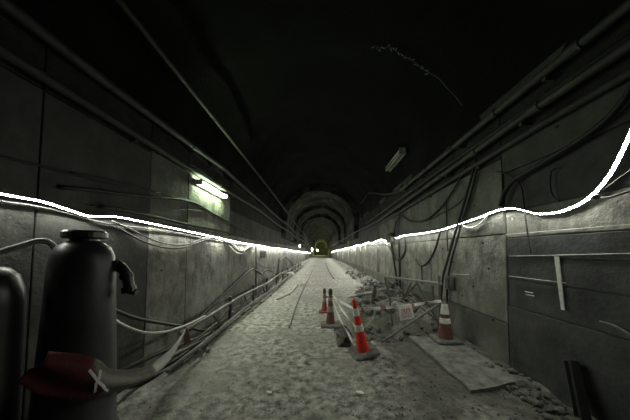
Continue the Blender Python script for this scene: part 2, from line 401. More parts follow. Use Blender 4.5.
# ------------------------------------------------------------------ cables on the left wall
LG = 'cables on the left wall'
def lc(label, px, r, mt='rubber', off=.03, name='cable', group=None): return cable(name, label, wall_pts(px, -1, off), r, mt, group=group)
lc('thick dark cable arching over the left wall under the lit lamp', [(60, 187), (100, 191), (140, 196), (165, 198), (183, 200), (197, 204), (212, 213), (228, 222), (245, 231), (262, 238)], .022, off=.03)
lc('thin dark cable running straight below the lamp on the left wall', [(70, 172), (110, 180), (145, 188), (170, 196), (195, 205), (215, 217), (232, 227)], .009)
lc('thin dark wire crossing the wall panel joint beneath the lamp', [(90, 205), (140, 209), (170, 211), (186, 210), (205, 211)], .007)
lc('dark cable lying just above the left rope light', [(100, 206), (130, 212), (160, 218), (190, 225), (220, 231), (250, 239), (280, 246)], .022, off=.028)
lc('pale cable sagging below the left rope light in a wide loop', [(112, 221), (128, 228), (142, 235), (156, 241), (172, 244.5), (186, 244.5), (198, 240.5), (208, 236.5)], .011, 'grey_cable')
lc('dark cable sagging just below the pale loop on the left wall', [(118, 228), (136, 238), (150, 244), (170, 248), (186, 247), (200, 242), (210, 238)], .013, 'rubber', off=.05)
lc('dark cable hanging in a small loop midway along the left wall', [(224, 241), (230, 244), (236, 250), (243, 252), (249, 248), (254, 245)], .02, 'rubber')
lc('pale cable lit in the small loop on the left wall', [(230, 242), (237, 248), (244, 250), (251, 245)], .018, 'pale_cable', off=.06)
lc('dark hose climbing the left wall from the guard rail', [(190, 330), (205, 313), (222, 296), (238, 281), (251, 269.5), (257, 271), (262, 274), (267, 270), (273, 272)], .03, 'rubber', off=.05)
lc('thin vertical dark cable down the left wall panel joint', [(256, 244), (256, 260), (256, 280), (256, 303)], .02, 'rubber')
lc('thick vertical dark cable further down the left wall', [(279, 258), (278, 272), (278, 290)], .04, 'rubber', off=.055)
lc('slack wire between the two vertical cables on the left wall', [(256, 263), (264, 267), (272, 268), (279, 266)], .014, 'rubber')
lc('dark cable rising beyond the vertical cables on the left wall', [(279, 262), (285, 257), (291, 262), (294, 268)], .03, 'rubber', off=.05)
lc('thin wire down the near wall panel joint below the lamp', [(188, 196), (187.5, 215), (187, 232)], .007)
lc('dark hose draped low over the near left wall', [(92, 300), (112, 309), (135, 318), (160, 323), (187, 327), (205, 330), (225, 320), (240, 305)], .022, 'rubber', off=.25, name='hose')
lc('thin dark cable high along the left wall above the rope light', [(-30, 150), (30, 163), (80, 176), (120, 186), (160, 193)], .012)
bx = MB().box((XL + .0, 9.6, 1.22), (XL + .2, 9.95, 1.5)).build('switch_box', 'rubber', bevel=.01); tag(bx, 'small dark switch box on the left wall under the rope light', 'box')
ml = thing('bulkhead_lamp', 'small bright lamp above the rope light far down the left wall', 'lamp', (XL, 26, 2.15))
MB().box((XL, 25.9, 1.85), (XL + .1, 26.1, 2.4)).build('housing', 'lamp_housing', ml)
MB().tube([(XL + .16, 26, 1.9), (XL + .16, 26, 2.35)], .06, 8).build('bulb', 'far_lamp_white', ml)
ml = thing('flood_lamp', 'white lamp at the end of the left rope light', 'lamp', (XL, 58, 1.9))
MB().box((XL, 57.9, 1.5), (XL + .15, 58.3, 2.3)).build('housing', 'lamp_housing', ml)
MB().tube([(XL + .3, 58, 1.5), (XL + .3, 58, 2.2)], .13, 8).build('bulb', 'far_lamp_white', ml)
ml = thing('work_lamp', 'yellow-green work lamp at the far end of the tunnel', 'lamp', (-1.2, 76, 0))
MB().tube([(-1.2, 76, 0), (-1.2, 76, 1.6)], .03, 6).build('stand', 'rust_steel', ml)
MB().tube([(-1.2, 76, 1.6), (-1.2, 76, 1.95)], .12, 8).build('bulb', 'far_lamp', ml)

# ------------------------------------------------------------------ cables on the right wall
def rc(label, px, r, mt='rubber', off=.03, name='cable'): return cable(name, label, wall_pts(px, 1, off), r, mt)
rc('thick black hose sweeping down over the near right panels', [(648, 60), (632, 88), (614, 112), (596, 128), (575, 143), (552, 157), (530, 170), (514, 180), (505, 192), (500, 206)], .026, off=.06, name='hose')
rc('thin dark cable hooking down beside the dark formwork boards', [(497, 172), (506, 173.5), (515, 179), (521, 187), (523, 197), (525, 215), (528, 235), (531, 253)], .009, off=.025)
rc('thin black wire tail dangling off the near right rope light', [(523, 209), (530, 212), (536, 217), (541, 220)], .007)
rc('faint dark wire loop on the panel above the near right rope light', [(556, 168), (551, 172), (550, 185), (553, 196), (560, 201)], .008, off=.025)
rc('thick black hose hanging straight down across the right wall', [(476, 158), (472, 175), (466, 196), (460, 217), (453, 240), (447, 262), (443, 277), (441, 300)], .021, off=.08, name='hose')
rc('second black hose hanging alongside the thick straight hose', [(479, 160), (475, 176), (470, 196), (463, 218), (457, 240), (451, 262), (448, 280), (447, 300), (449, 325), (452, 335)], .017, off=.055, name='hose')
rc('dark cable swooping down from the coupled pipe to the rope light', [(466, 166), (458, 182), (448, 198), (440, 208), (430, 217), (420, 222), (410, 221), (401, 216), (396, 222), (394, 234)], .018, off=.05)
rc('thin slack wire between the swooping cable and the thick hose', [(408, 222), (425, 221), (442, 213), (455, 206), (464, 198)], .009)
rc('thin vertical wire crossing the rope light on the right wall', [(446, 200), (446.5, 215), (447, 232), (448, 251)], .012)
rc('black cable hanging in a hook-shaped loop below the right rope light', [(441, 229), (438, 240), (434, 252), (428, 262), (421, 266), (417, 262), (416, 259)], .022, off=.05)
rc('thin vertical wire below the hook-shaped cable loop', [(421.5, 266), (422, 276), (422, 284)], .014)
rc('dark cable hanging in a short loop beside the junction box', [(405, 237), (405.5, 248), (403, 256), (398, 260), (394, 257), (392, 245)], .026, off=.05)
rc('vertical dark cable below the junction box nearest the barricade', [(399, 238), (399.5, 260), (400, 285), (400.5, 304)], .03)
rc('slanting dark cable below the junction box', [(391, 244), (394, 262), (396.5, 280), (396.5, 290), (392, 303)], .028, off=.04)
rc('pale cable drooping from the rope light end to the slanting cable', [(384, 241), (388, 246), (391, 253), (392, 258)], .03, 'pale_cable', off=.08)
rc('pale slack cable hanging under the near right rope light', [(462, 225), (468, 227.5), (475, 227), (482, 222), (488, 215)], .011, 'pale_cable')
rc('thin black wire leaving the rope light knot up to the right edge', [(595, 196), (606, 188), (620, 178), (640, 164)], .009)
rc('thin black wire leaving the rope light knot level to the right edge', [(597, 198), (610, 197), (625, 192.5), (645, 186)], .009)
rc('pale rod fixed level across the right wall beside the hoses', [(452, 274), (460, 274.5), (469, 275)], .008, 'pale_cable', name='rod')
rc('dark vertical cable under the far right rope light', [(378, 246), (378, 258), (378, 272)], .03, 'grey_cable')
rc('thin wire rising from the junction box to the thin pipe', [(398, 234), (399, 222), (400, 208)], .02, off=.06)
k = onX(596, 197, XR - .075)
o = MB().lathe([(.012, -.022), (.024, -.016), (.024, .016), (.012, .022)], 10, Matrix.Translation(k)).build('cable_knot', 'rubber'); tag(o, 'small black knot of tape on the near right rope light', 'tape')
for i, (px, y0, y1, wd) in enumerate(((338, 250, 256, .3), (343, 249, 258, .25), (349, 248, 257, .3), (356, 246, 255, .2), (361, 245, 251, .22), (366, 243, 250, .2))):
    t0, t1 = onX(px, y0, XR - .02), onX(px, y1, XR - .02)
    q = spline([t0, (t0 + t1) / 2 + Vector((-.02, wd * .3, -.02)), t1 + Vector((0, wd * .5, 0)), (t0 + t1) / 2 + Vector((-.02, wd * .8, 0)), t0 + Vector((0, wd, .02))], 5)
    tag(MB().tube(q, .03, 6).build('cable_loop', 'white_cable', smooth=True), 'small white loop of slack cable under the far right rope light', 'cable', 'white cable loops under the far right rope light')
jb = thing('junction_box', 'dark junction box between the two right rope lights', 'box', onX(390, 240, XR))
c = onX(390, 238, XR - .1)
MB().box((c.x - .06, c.y - .22, c.z - .14), (XR - .007, c.y + .22, c.z + .16)).build('box_body', 'rust_steel', jb, bevel=.015)
MB().box((c.x - .075, c.y - .18, c.z - .1), (c.x - .06, c.y + .18, c.z + .12)).build('cover', 'dark_steel', jb)
jb = thing('junction_box', 'dark junction box where the black hoses meet the barricade', 'box', onX(448, 283, XR))
c = onX(449, 283, XR - .08)
MB().box((c.x - .03, c.y - .07, c.z - .12), (XR, c.y + .07, c.z + .12)).build('box_body', 'rust_steel', jb, bevel=.01)
MB().box((c.x - .045, c.y - .05, c.z - .09), (c.x - .03, c.y + .05, c.z + .09)).build('cover', 'dark_steel', jb)
# white painted batten and small chalk marks on the dark boards
p, q = onX(557, 256.5, XR - .004), onX(563.5, 310, XR - .004)
m = MB(); m.v = []
for c_, hw in ((p, .022), (q, .018)):
    pass
d = (q - p); sd = Vector((0, 1, 0))
vs = [p - sd * .022, p + sd * .022, q + sd * .017, q - sd * .017]
vs += [v + Vector((-.008, 0, 0)) for v in vs]
o = MB().add(vs, [(0,1,2,3), (7,6,5,4), (0,4,5,1), (1,5,6,2), (2,6,7,3), (3,7,4,0)]).build('paint_strip', 'chalk'); tag(o, 'upright white strip on the dark right wall boards', 'strip')
for (a, b) in (((525, 291.5), (533, 293)), ((526, 294.5), (534, 296))):
    o = MB().tube(spline([onX(*a, XR - .003), onX(*b, XR - .003)], 3), .005, 5).build('chalk_mark', 'chalk'); tag(o, 'short white chalk dash on the lowest dark board', 'mark', 'paired chalk dashes on the lowest board')
# pale chalk lines snapped along the board joints
for (a, b, s) in (((506, 234.5), (640, 223.5), 'upper'), ((509, 256.2), (640, 253.2), 'middle'), ((509, 276), (566, 283), 'lower')):
    o = MB().tube([onX(*a, XR + .004), onX(*b, XR + .004)], .003, 5).build('joint_line', 'chalk'); tag(o, s + ' pale line along a board joint on the right wall', 'line')
# metal strip and pale edge at the lower right board end
o = MB().tube(spline([onX(*c, XR - .006) for c in ((600, 322), (612, 325), (624, 331), (632, 337))], 4), .012, 6).build('torn_strip', 'concrete_mid'); tag(o, 'pale torn strip at the foot of the right wall boards', 'strip')
# dark channel leaning on the wall foot
ch = thing('steel_channel', 'black steel channel stub leaning at the foot of the right wall', 'channel', (2.28, 2.12, 0))
a, b = onX(571, 361, XR - .04), onX(584, 424, XR - .13)
d = (a - b).normalized(); M = Matrix.Translation(b) @ d.to_track_quat('Z', 'Y').to_matrix().to_4x4(); ln = (a - b).length
MB().box((-.006, -.075, 0), (.006, .075, ln), 0, M).build('web', 'dark_steel', ch)
for s in (-1, 1): MB().box((-.03, s * .075 - .006, 0), (.03, s * .075 + .006, ln), 0, M).build('flange', 'dark_steel', ch)

# ------------------------------------------------------------------ vault wire with pale drips
def on_vault(px, py, inset=.12):
    d = ray(px, py); t = 0.5
    while t < 60:
        p = EYE + d * t
        if p.z > ZS and ((p.x - CX) / (A0 - inset)) ** 2 + ((p.z - ZS) / (B0 - inset)) ** 2 >= 1: return p
        t += .01
    return EYE + d * 5
vw = thing('hanging_wire', 'frayed pale wire curling across the dark vault', 'wire', on_vault(408, 58))
cp = [(374, 46), (382, 48.5), (389, 47), (396, 51), (404, 56), (413, 61), (420, 67), (428, 72), (438, 78), (447, 88), (455, 96), (462, 105)]
pp = spline([on_vault(*c) for c in cp], 8)
MB().tube(pp, .006, 5).build('wire_strand', 'grey_cable', vw)
m2 = MB()
for i in range(0, len(pp) - 30, 3):
    a = pp[i] + Vector((random.uniform(-.02, .02), random.uniform(-.03, .03), random.uniform(-.03, 0)))
    b = a + Vector((random.uniform(-.05, .05), random.uniform(-.05, .05), random.uniform(-.03, .02)))
    m2.tube([a, b], .007, 4)
tag(m2.build('frayed_ends', 'tube_off', vw), kind='stuff')

# ------------------------------------------------------------------ low guard rail on the left
RX = -1.9
gr = thing('guard_rail', 'low two-pipe guard rail along the left gutter', 'railing', (RX, 12, 0))
def rail_z(y, z): return z + .02 * math.sin(y * 1.3)
MB().tube([(RX + .02 * math.sin(y), y, rail_z(y, .40)) for y in [3.25 + i * .8 for i in range(27)]], .028, 8).build('top_rail', 'steel', gr, smooth=True)
MB().tube([(RX + .04 + .02 * math.sin(y * .7), y, rail_z(y, .07)) for y in [2.9 + i * .8 for i in range(27)]], .03, 8).build('bottom_rail', 'steel', gr, smooth=True)
for i, y in enumerate((5.15, 6.9, 8.6, 10.4, 12.2, 14, 16, 18, 20.5, 23)):
    x = RX - .06
    ps = MB().box((x - .03, y - .03, -.3), (x + .03, y + .03, .52)).build('post', 'dark_steel', gr, bevel=.005)
    MB().bar((x, y, .3), (x - .3, y - .5, -.22), .03).build('brace', 'rust_steel', ps)
for i, y in enumerate((4.2, 5.9, 7.7)):
    MB().bar((RX, y, .38), (RX - .02, y + .45, .06), .03).build('strut', 'rust_steel', gr)
cable('hose', 'long black hose lying in the left gutter behind the guard rail', [(-2.2, 2.4, .02)] + [(-2.16 + .08 * math.sin(i * 1.7), 3.4 + i * 1.3, -.17) for i in range(12)], .04)
cable('hose', 'grey hose lying beside the black hose in the left gutter', [(-2.32 + .06 * math.sin(i * 2.1), 3.2 + i * 1.4, -.15 + .02 * math.sin(i)) for i in range(12)], .035, 'grey_cable')
for i in range(14):
    y = 3.6 + i * .55 + random.uniform(-.2, .2)
    a = Vector((-2.36 + random.uniform(-.05, .05), y, -.14)); b = Vector((-2.0, y + random.uniform(.3, .9), random.uniform(0, .22)))
    tag(MB().bar(a, b, .03, .02).build('scrap_bar', 'rust_steel'), 'rusty scrap bar lying askew in the left gutter', 'bar', 'scrap bars in the left gutter')
for X_, z_, lb in ((-2.06, .12, 'dark pipe lying in the near gutter nearest the floor edge'), (-2.2, .24, 'dark pipe lying in the near gutter against the wall')):
    tag(MB().tube([(X_ + .05, 2.28, z_), (X_ - .02, 3.2, z_ * .5), (X_, 4.9, -.15)], .028, 8).build('loose_pipe', 'dark_pipe', smooth=True), lb, 'pipe')
g = [(277, 299), (284, 296), (291, 292), (296, 286), (297.5, 279), (297, 272)]
pts = [onZ(*c, .03) for c in g[:4]]; e = pts[-1]
pts += [e + Vector((-.02, .25, .22)), e + Vector((-.2, .5, .5)), Vector((RX + .3, e.y + 1.2, .45))]
cable('hose', 'pale hose curving out of the guard rail onto the floor', pts, .03, 'pale_cable', 'hose')
# thin cables trodden into the floor
def floor_cable(label, px, r, mt):
    pts = spline([onZ(*c, 0) for c in px], 10); pts = [Vector((p.x, p.y, ground(p.x, p.y) + r * .4)) for p in pts]
    tag(MB().tube(pts, r, 6).build('floor_cable', mt, smooth=True), label, 'cable')
floor_cable('thin pale cable lying along the left half of the floor', [(289, 328), (294, 313), (300, 297), (307, 282), (312, 272), (315, 265)], .016, 'slab')
floor_cable('thin dark cable lying far down the right half of the floor', [(334, 279), (330, 273), (327, 267), (325, 262)], .03, 'rubber')
floor_cable('dark hose along the foot of the far right wall', [(374, 283), (362, 276), (352, 269), (345, 264), (340, 260)], .05, 'rubber')

# ------------------------------------------------------------------ cones
def cone(label, px, h, rb, body, stripes, smat, tilt=(0, 0, 0), rt=.028, bw=.19, cap=False, base='cone_base', z0=None, group='traffic cones'):
    p = onZ(*px, 0 if z0 is None else z0); z = (ground(p.x, p.y) if z0 is None else z0)
    t = thing('traffic_cone', label, 'traffic cone', (p.x, p.y, z + .002 + abs(math.sin(tilt[1])) * bw * .75), group, tilt)
    m = MB(); n = 32
    def sq(s, zz):
        out = []
        for j in range(n):
            a = 2 * math.pi * j / n; c, s_ = math.cos(a), math.sin(a); k = (abs(c) ** 10 + abs(s_) ** 10) ** (-1 / 10)
            out.append(Vector((c * k * s, s_ * k * s, zz)))
        return out
    vs = sq(bw, 0) + sq(bw, .02) + sq(bw * .94, .035) + sq(rb * 1.0, .042)
    fs = [(i*n+j, i*n+(j+1)%n, (i+1)*n+(j+1)%n, (i+1)*n+j) for i in range(3) for j in range(n)] + [tuple(range(n-1,-1,-1)), tuple(range(3*n, 4*n))]
    local(m.add(vs, fs).build('base', base), t)
    r = lambda zz: rb + (rt - rb) * (zz - .04) / (h - .04)
    bd = local(MB().lathe([(r(.04), .04), (r(h * .5), h * .5), (r(h - .01), h - .01), (rt * .7, h)], 24).build('cone_body', body, smooth=False), t)
    for a, b in stripes:
        o = local(MB().lathe([(r(a * h) + .001, a * h), (r(a * h) + .004, a * h + .004), (r(b * h) + .004, b * h - .004), (r(b * h) + .001, b * h)], 24).build('reflective_band', smat), bd)
    if cap: local(MB().lathe([(rt + .014, h - .05), (rt + .016, h), (rt + .012, h + .05), (.012, h + .075)], 16).build('top_cap', 'cone_dark'), bd)
    return t
cone('bright red leaning cone with two white bands in the foreground', (363.5, 354), .80, .088, 'cone_red', [(.42, .54), (.70, .84)], 'cone_white', tilt=(math.radians(4), math.radians(-12), math.radians(12)), bw=.19, rt=.024)
cone('dull maroon cone with dark cap standing beside the slot', (330.5, 325), .66, .092, 'cone_faded', [(.42, .58), (.74, .84)], 'cone_grey', cap=True, bw=.2)
cone('smaller reddish cone with dark tip furthest back on the floor', (324.5, 312), .50, .075, 'cone_maroon', [(.5, .68)], 'cone_grey', cap=True, bw=.14, rt=.022, base='cone_maroon')
cone('faded cone with broad white bands on the slab by the right wall', (445.5, 340), .60, .115, 'cone_faded', [(.46, .60), (.70, .97)], 'cone_white', bw=.2, z0=.045, rt=.04)
cone('small dark sooty cone among the rubble of the pit', (375, 311), .44, .10, 'cone_dark', [], 'cone_grey', bw=.13, rt=.02, base='cone_dark')

# ------------------------------------------------------------------ slab
sl = MB(); c4 = [onZ(409, 336, .035), onZ(459, 340, .035), onZ(533, 380, .035), onZ(472, 391, .035)]
c4[1].x = min(c4[1].x, XR - .12); c4[2].x = min(c4[2].x, XR - .1)
top = []; N_ = 9
for j in range(N_):
    for i in range(N_):
        u, v = i / (N_ - 1), j / (N_ - 1)
        p = (c4[0] * (1-u) + c4[1] * u) * (1 - v) + (c4[3] * (1-u) + c4[2] * u) * v
        e = (u in (0, 1) or v in (0, 1))
        p = p + Vector((noise.noise(p * 5) * .03, noise.noise(p * 5 + Vector((9, 0, 0))) * .03, 0)) * (1 if e else 0)
        top.append(Vector((p.x, p.y, .037 + .006 * noise.noise(p * 4))))
fs = [(j*N_+i, (j+1)*N_+i, (j+1)*N_+i+1, j*N_+i+1) for j in range(N_-1) for i in range(N_-1)]
ring = [i for i in range(N_)] + [j*N_+N_-1 for j in range(1, N_)] + [(N_-1)*N_+i for i in range(N_-2, -1, -1)] + [j*N_ for j in range(N_-2, 0, -1)]
vs = top + [Vector((top[i].x, top[i].y, -.08)) for i in ring]; b0 = len(top); kk = len(ring)
fs += [(ring[i], ring[(i+1) % kk], b0 + (i+1) % kk, b0 + i) for i in range(kk)] + [tuple(b0 + i for i in range(kk))]
tag(sl.add(vs, fs).build('concrete_slab', 'slab'), 'pale rough concrete slab on the floor by the right wall', 'slab')

# ------------------------------------------------------------------ barricade frame, tape, sign
A = Vector((2.0, 4.0, 0)); B = Vector((1.32, 4.92, 0))
bf = thing('barricade', 'grey welded steel barricade frame beside the pit', 'barricade', A)
U = lambda t, z: Vector((A.x + (B.x - A.x) * t, A.y + (B.y - A.y) * t, z))
MB().tube([U(-.03, .95), U(1.03, .97)], .024, 8).build('top_rail', 'pale_steel', bf)
MB().tube([U(0, -.25), U(0, 1.08)], .022, 8).build('post', 'rust_steel', bf)
MB().tube([U(1, .96), U(.9, .6), U(.84, 0)], .018, 8).build('post', 'rust_steel', bf)
for (t0, z0, t1, z1) in ((1.0, .95, .1, .36), (.46, .92, .62, .56), (.36, .92, .62, .56), (.36, .92, .1, .42), (.62, .92, .62, .56), (.72, .9, .97, .7), (.1, .42, 0, .2), (.1, .9, .1, .5)):
    MB().bar(U(t0, z0), U(t1, z1), .022).build('brace', 'rust_steel', bf)
pl0, pl1 = onY(439, 304, 3.78), onZ(383, 341, .03)
tag(MB().tube([pl0, pl1], .02, 8).build('prop_pole', 'pale_steel'), 'grey pole propped slanting from the barricade down to the floor', 'pole')

def tape(label, pts, wid, stripes=None, name='barrier_tape', twist=.0, sub=10):
    P = spline(pts, sub); m = MB(); vs = []
    acc = 0
    for i, p in enumerate(P):
        t = (P[min(i+1, len(P)-1)] - P[max(i-1, 0)]).normalized()
        u = Vector((0, 0, 1)) - t * t.z; u.normalize()
        nrm = t.cross(u)
        an = twist * math.sin(i * .35); uu = u * math.cos(an) + nrm * math.sin(an); nn = t.cross(uu)
        for s, q in ((1, 1), (-1, 1), (-1, -1), (1, -1)): vs.append(p + uu * wid / 2 * s + nn * .0015 * q)
    fs = []; mi = []; acc = 0
    for i in range(len(P) - 1):
        acc += (P[i+1] - P[i]).length
        for j in range(4):
            fs.append((i*4+j, i*4+(j+1) % 4, (i+1)*4+(j+1) % 4, (i+1)*4+j))
            mi.append(1 if stripes and any(a < acc < b for a, b in stripes) else 0)
    m.add(vs, fs); m.mi = mi
    return tag(m.build(name, ['tape_white', 'tape_red']), label, 'tape')
c1t = onY(355.5, 309.5, 3.52); c2t = onY(333, 296, 4.52)
t_end = onY(441, 301, 3.86)
tape('white and red barrier tape stretched from the red cone to the barricade', [c1t, c1t.lerp(t_end, .5) + Vector((0, 0, -.02)), t_end], .045, [(.10, .14), (.42, .52), (.95, 1.0), (1.2, 1.24)], twist=.5, sub=24)
tape('white barrier tape from the capped maroon cone to the red cone top', [c2t, c2t.lerp(c1t, .5) + Vector((0, 0, -.015)), c1t], .04, [(.3, .36)], twist=.4)
tape('twisted white tape sagging lower between the two front cones', [c2t + Vector((.03, 0, -.02)), onY(340, 307, 4.1), onY(349, 319, 3.75), onY(357, 329, 3.50)], .04, twist=.7)
tape('loose white tape hanging down to the slot beside the red cone', [c2t + Vector((.0, 0, -.1)), onY(337, 312, 4.2), onY(343, 325, 3.95), onY(349, 335, 3.75), onY(354, 347, 3.6)], .04, twist=.6)
far = onY(372, 292, 5.6)
tape('slack white tape from the capped cone back over the pit', [c2t + Vector((0, 0, -.03)), onY(345, 297, 5.0), onY(357, 294, 5.4), far], .035, twist=.4)
cable('rope', 'dark slack rope crossing the pit behind the tape', [onY(326, 297, 5.3), onY(345, 297, 5.6), onY(360, 296, 5.8), onY(385, 290, 6.2)], .014, 'rubber', 'rope')

sg = thing('warning_sign', 'small white paper sign hanging from the barrier tape', 'sign', onY(407, 313, 3.68))
ca, cb, cc, cdn = onY(398.5, 306.5, 3.66), onY(411.5, 304.5, 3.7), onY(414.5, 318, 3.7), onY(400.5, 320.8, 3.66)
th = Vector((0, .004, 0))
MB().add([ca, cb, cc, cdn, ca + th, cb + th, cc + th, cdn + th], [(0,3,2,1), (4,5,6,7), (0,1,5,4), (1,2,6,5), (2,3,7,6), (3,0,4,7)]).build('sheet', 'paper', sg)
SHEET = bpy.data.objects['sheet']
def on_sign(u, v): return (ca * (1-u) + cb * u) * (1-v) + (cdn * (1-u) + cc * u) * v + Vector((0, -.003, 0))
mr = MB(); mg = MB()
def glyph(m, u, v, su, sv, rnd):
    for k in range(3):
        a = (u + rnd.uniform(0, su), v + rnd.uniform(0, sv)); hz = rnd.random() < .5
        b = (a[0] + (su * .8 if hz else 0), a[1] + (0 if hz else sv * .8))
        m.tube([on_sign(*a), on_sign(min(b[0], .95), min(b[1], .95))], .0026, 4)
rnd = random.Random(3)
for r_ in range(2):
    for g_ in range(6): glyph(mr, .14 + g_ * .12, .16 + r_ * .2, .09, .14, rnd)
for r_ in range(3):
    for g_ in range(9): glyph(mg, .1 + g_ * .088, .6 + r_ * .1, .06, .05, rnd)
mr.build('red_lettering', 'ink_red', SHEET); mg.build('grey_lettering', 'ink_grey', SHEET)
for u in (.25, .75): MB().tube([on_sign(u, .04), on_sign(u, -.12) + Vector((0, .01, 0))], .004, 5).build('tie', 'white_cable', sg)

# ------------------------------------------------------------------ slung red cloth with white X
cl = thing('slung_cloth', 'red and grey cloth with white X slung from the guard rail end', 'cloth', (-1.6, 2.2, 0))
CXP = -1.52
key = [((34, 366), .16, -1.62), ((60, 374), .23, -1.58), ((85, 379), .23, -1.54), ((108, 383), .17, -1.55), ((140, 377), .15, -1.62), ((160, 364), .17, -1.68), ((172, 350), .13, -1.74), ((181, 336), .06, -1.82), ((187, 325), .03, -1.87)]
cen = spline([onX(*k_[0], k_[2]) for k_ in key], 8)
wid = [v.x for v in spline([Vector((k_[1], 0, 0)) for k_ in key], 8)]
NS = 12; vs = []; K = len(cen)
def cloth_pt(i, s, push=0.0):
    c_ = cen[i]; w_ = wid[i] / 2
    t = (cen[min(i+1, K-1)] - cen[max(i-1, 0)]).normalized()
    u = Vector((.25, 0, 1)); u = (u - t * u.dot(t)).normalized(); n = u.cross(t).normalized()
    if n.x < 0: n = -n
    fold = .025 * math.sin(s * 4 + i * .07) * min(1, w_ / .08) + .02 * (1 - s * s)
    return c_ + u * (s * w_) + n * (fold + push)
vs = [cloth_pt(i, -1 + 2 * j / NS) for i in range(K) for j in range(NS + 1)]
def cloth_piece(name, mt, cond):
    m = MB(); m.v = [tuple(v) for v in vs]
    for i in range(K - 1):
        for j in range(NS):
            if cond(i, j): m.f.append((i*(NS+1)+j, (i+1)*(NS+1)+j, (i+1)*(NS+1)+j+1, i*(NS+1)+j+1))
    m.mi = [0] * len(m.f)
    bm = bmesh.new(); o = m.build(name, mt, cl, smooth=True)
    bm.from_mesh(o.data); bmesh.ops.delete(bm, geom=[v for v in bm.verts if not v.link_faces], context='VERTS'); bm.to_mesh(o.data); bm.free()
    md_ = o.modifiers.new('thickness', 'SOLIDIFY'); md_.thickness = .004
    return o
lim = lambda j: 24 - j * .9
cloth_piece('red_cloth', 'cloth_red', lambda i, j: i < lim(j))
cloth_piece('grey_cloth', 'cloth_olive', lambda i, j: lim(j) <= i < 36)
cloth_piece('plastic_sheet', 'cloth_plastic', lambda i, j: i >= 36)
def on_cloth(px, py):
    d = ray(px, py).normalized()
    best = max(((i, j / 20) for i in range(K) for j in range(-20, 21)), key=lambda q: (cloth_pt(*q) - EYE).normalized().dot(d))
    return cloth_pt(best[0], best[1], .006)
for (xa, ya), (xb, yb) in (((87, 370), (107, 391)), ((99, 370), (94, 392))):
    strip = [on_cloth(xa + (xb - xa) * k_ / 8, ya + (yb - ya) * k_ / 8) for k_ in range(9)]
    m = MB(); P = strip; vv = []
    for i, p in enumerate(P):
        t = (P[min(i+1, 8)] - P[max(i-1, 0)]).normalized(); sd = t.cross(Vector((1, -.5, .2))).normalized()
        vv += [p + sd * .008, p - sd * .008]
    m.add(vv, [(2*i, 2*i+1, 2*i+3, 2*i+2) for i in range(8)])
    o = m.build('cross_strip', 'chalk', cl); o.modifiers.new('thickness', 'SOLIDIFY').thickness = .003
tag(MB().add([onX(187, 327, -1.84), onX(191, 342, -1.84), onX(184, 346, -1.83), onX(183, 334, -1.82), onX(187, 327, -1.85), onX(191, 342, -1.85), onX(184, 346, -1.84), onX(183, 334, -1.83)], [(0,1,2,3), (7,6,5,4), (0,4,5,1), (1,5,6,2), (2,6,7,3), (3,7,4,0)]).build('red_rag', 'cloth_red'), 'small red rag tied at the near end of the guard rail', 'rag')
cable('hose', 'pale thin hose drooping from the guard rail end to the left', [onX(x, y, X) for x, y, X in ((109, 314, -2.2), (118, 322, -2.1), (132, 329, -2.0), (148, 333, -1.95), (165, 332, -1.9), (178, 328, -1.87), (187, 325, -1.86), (205, 316, -1.87))], .014, 'pale_cable', 'hose')

# ------------------------------------------------------------------ tank and drum at the near left
tx, ty = -1.93, 1.92
tk = thing('domed_tank', 'dark grey upright tank with rounded shoulder and flat cap near left wall', 'tank', (tx, ty, ground(tx, ty)))
local(MB().lathe([(.27, 0), (.27, .05), (.25, .07), (.235, .5), (.215, 1.0), (.2, 1.38), (.19, 1.47), (.165, 1.535), (.12, 1.57), (.1, 1.585)], 32).build('tank_body', 'tank', smooth=True), tk)
local(MB().lathe([(.09, 1.575), (.09, 1.61)], 24).build('neck', 'tank_cap', smooth=False), tk)
local(MB().lathe([(.13, 1.605), (.14, 1.615), (.14, 1.655), (.125, 1.668), (.02, 1.672)], 28).build('cap', 'tank_cap', smooth=False), tk)
va = [Vector((.12, .08, 1.37)), Vector((.18, .1, 1.385)), Vector((.235, .11, 1.34)), Vector((.265, .12, 1.26)), Vector((.285, .12, 1.17))]
local(MB().tube(spline(va, 5), .04, 12).build('outlet_elbow', 'tank_cap', smooth=True), tk)
for a, b, r in (((.17, .1, 1.385), (.2, .1, 1.375), .052), ((.25, .115, 1.31), (.262, .12, 1.27), .052), ((.275, .12, 1.2), (.287, .12, 1.15), .055), ((.28, .12, 1.165), (.34, .13, 1.15), .03)):
    local(MB().tube([a, b], r, 12).build('collar', 'tank_cap'), tk)
dx, dy = -2.28, 1.62
dr = thing('domed_canister', 'lower dark canister with domed top at the left edge beside the tank', 'canister', (dx, dy, ground(dx, dy)))
local(MB().lathe([(.19, 0), (.19, .04), (.175, .06), (.175, 1.12), (.168, 1.22), (.14, 1.32), (.09, 1.375), (.02, 1.39)], 28).build('canister_body', 'tank_cap', smooth=True), dr)
local(MB().lathe([(.03, 1.375), (.03, 1.43), (.045, 1.435), (.045, 1.46), (.01, 1.465)], 16).build('valve', 'tank_cap'), dr)
cable('hose', 'grey hose arching behind the dark tank from the left edge', [onX(x, y, X) for x, y, X in ((-30, 262, -2.2), (0, 252, -2.2), (20, 246, -2.2), (38, 241, -2.2), (50, 243, -2.2), (56, 252, -2.25), (58, 270, -2.3), (60, 300, -2.3), (60, 330, -2.3))], .022, 'grey_cable', 'hose')

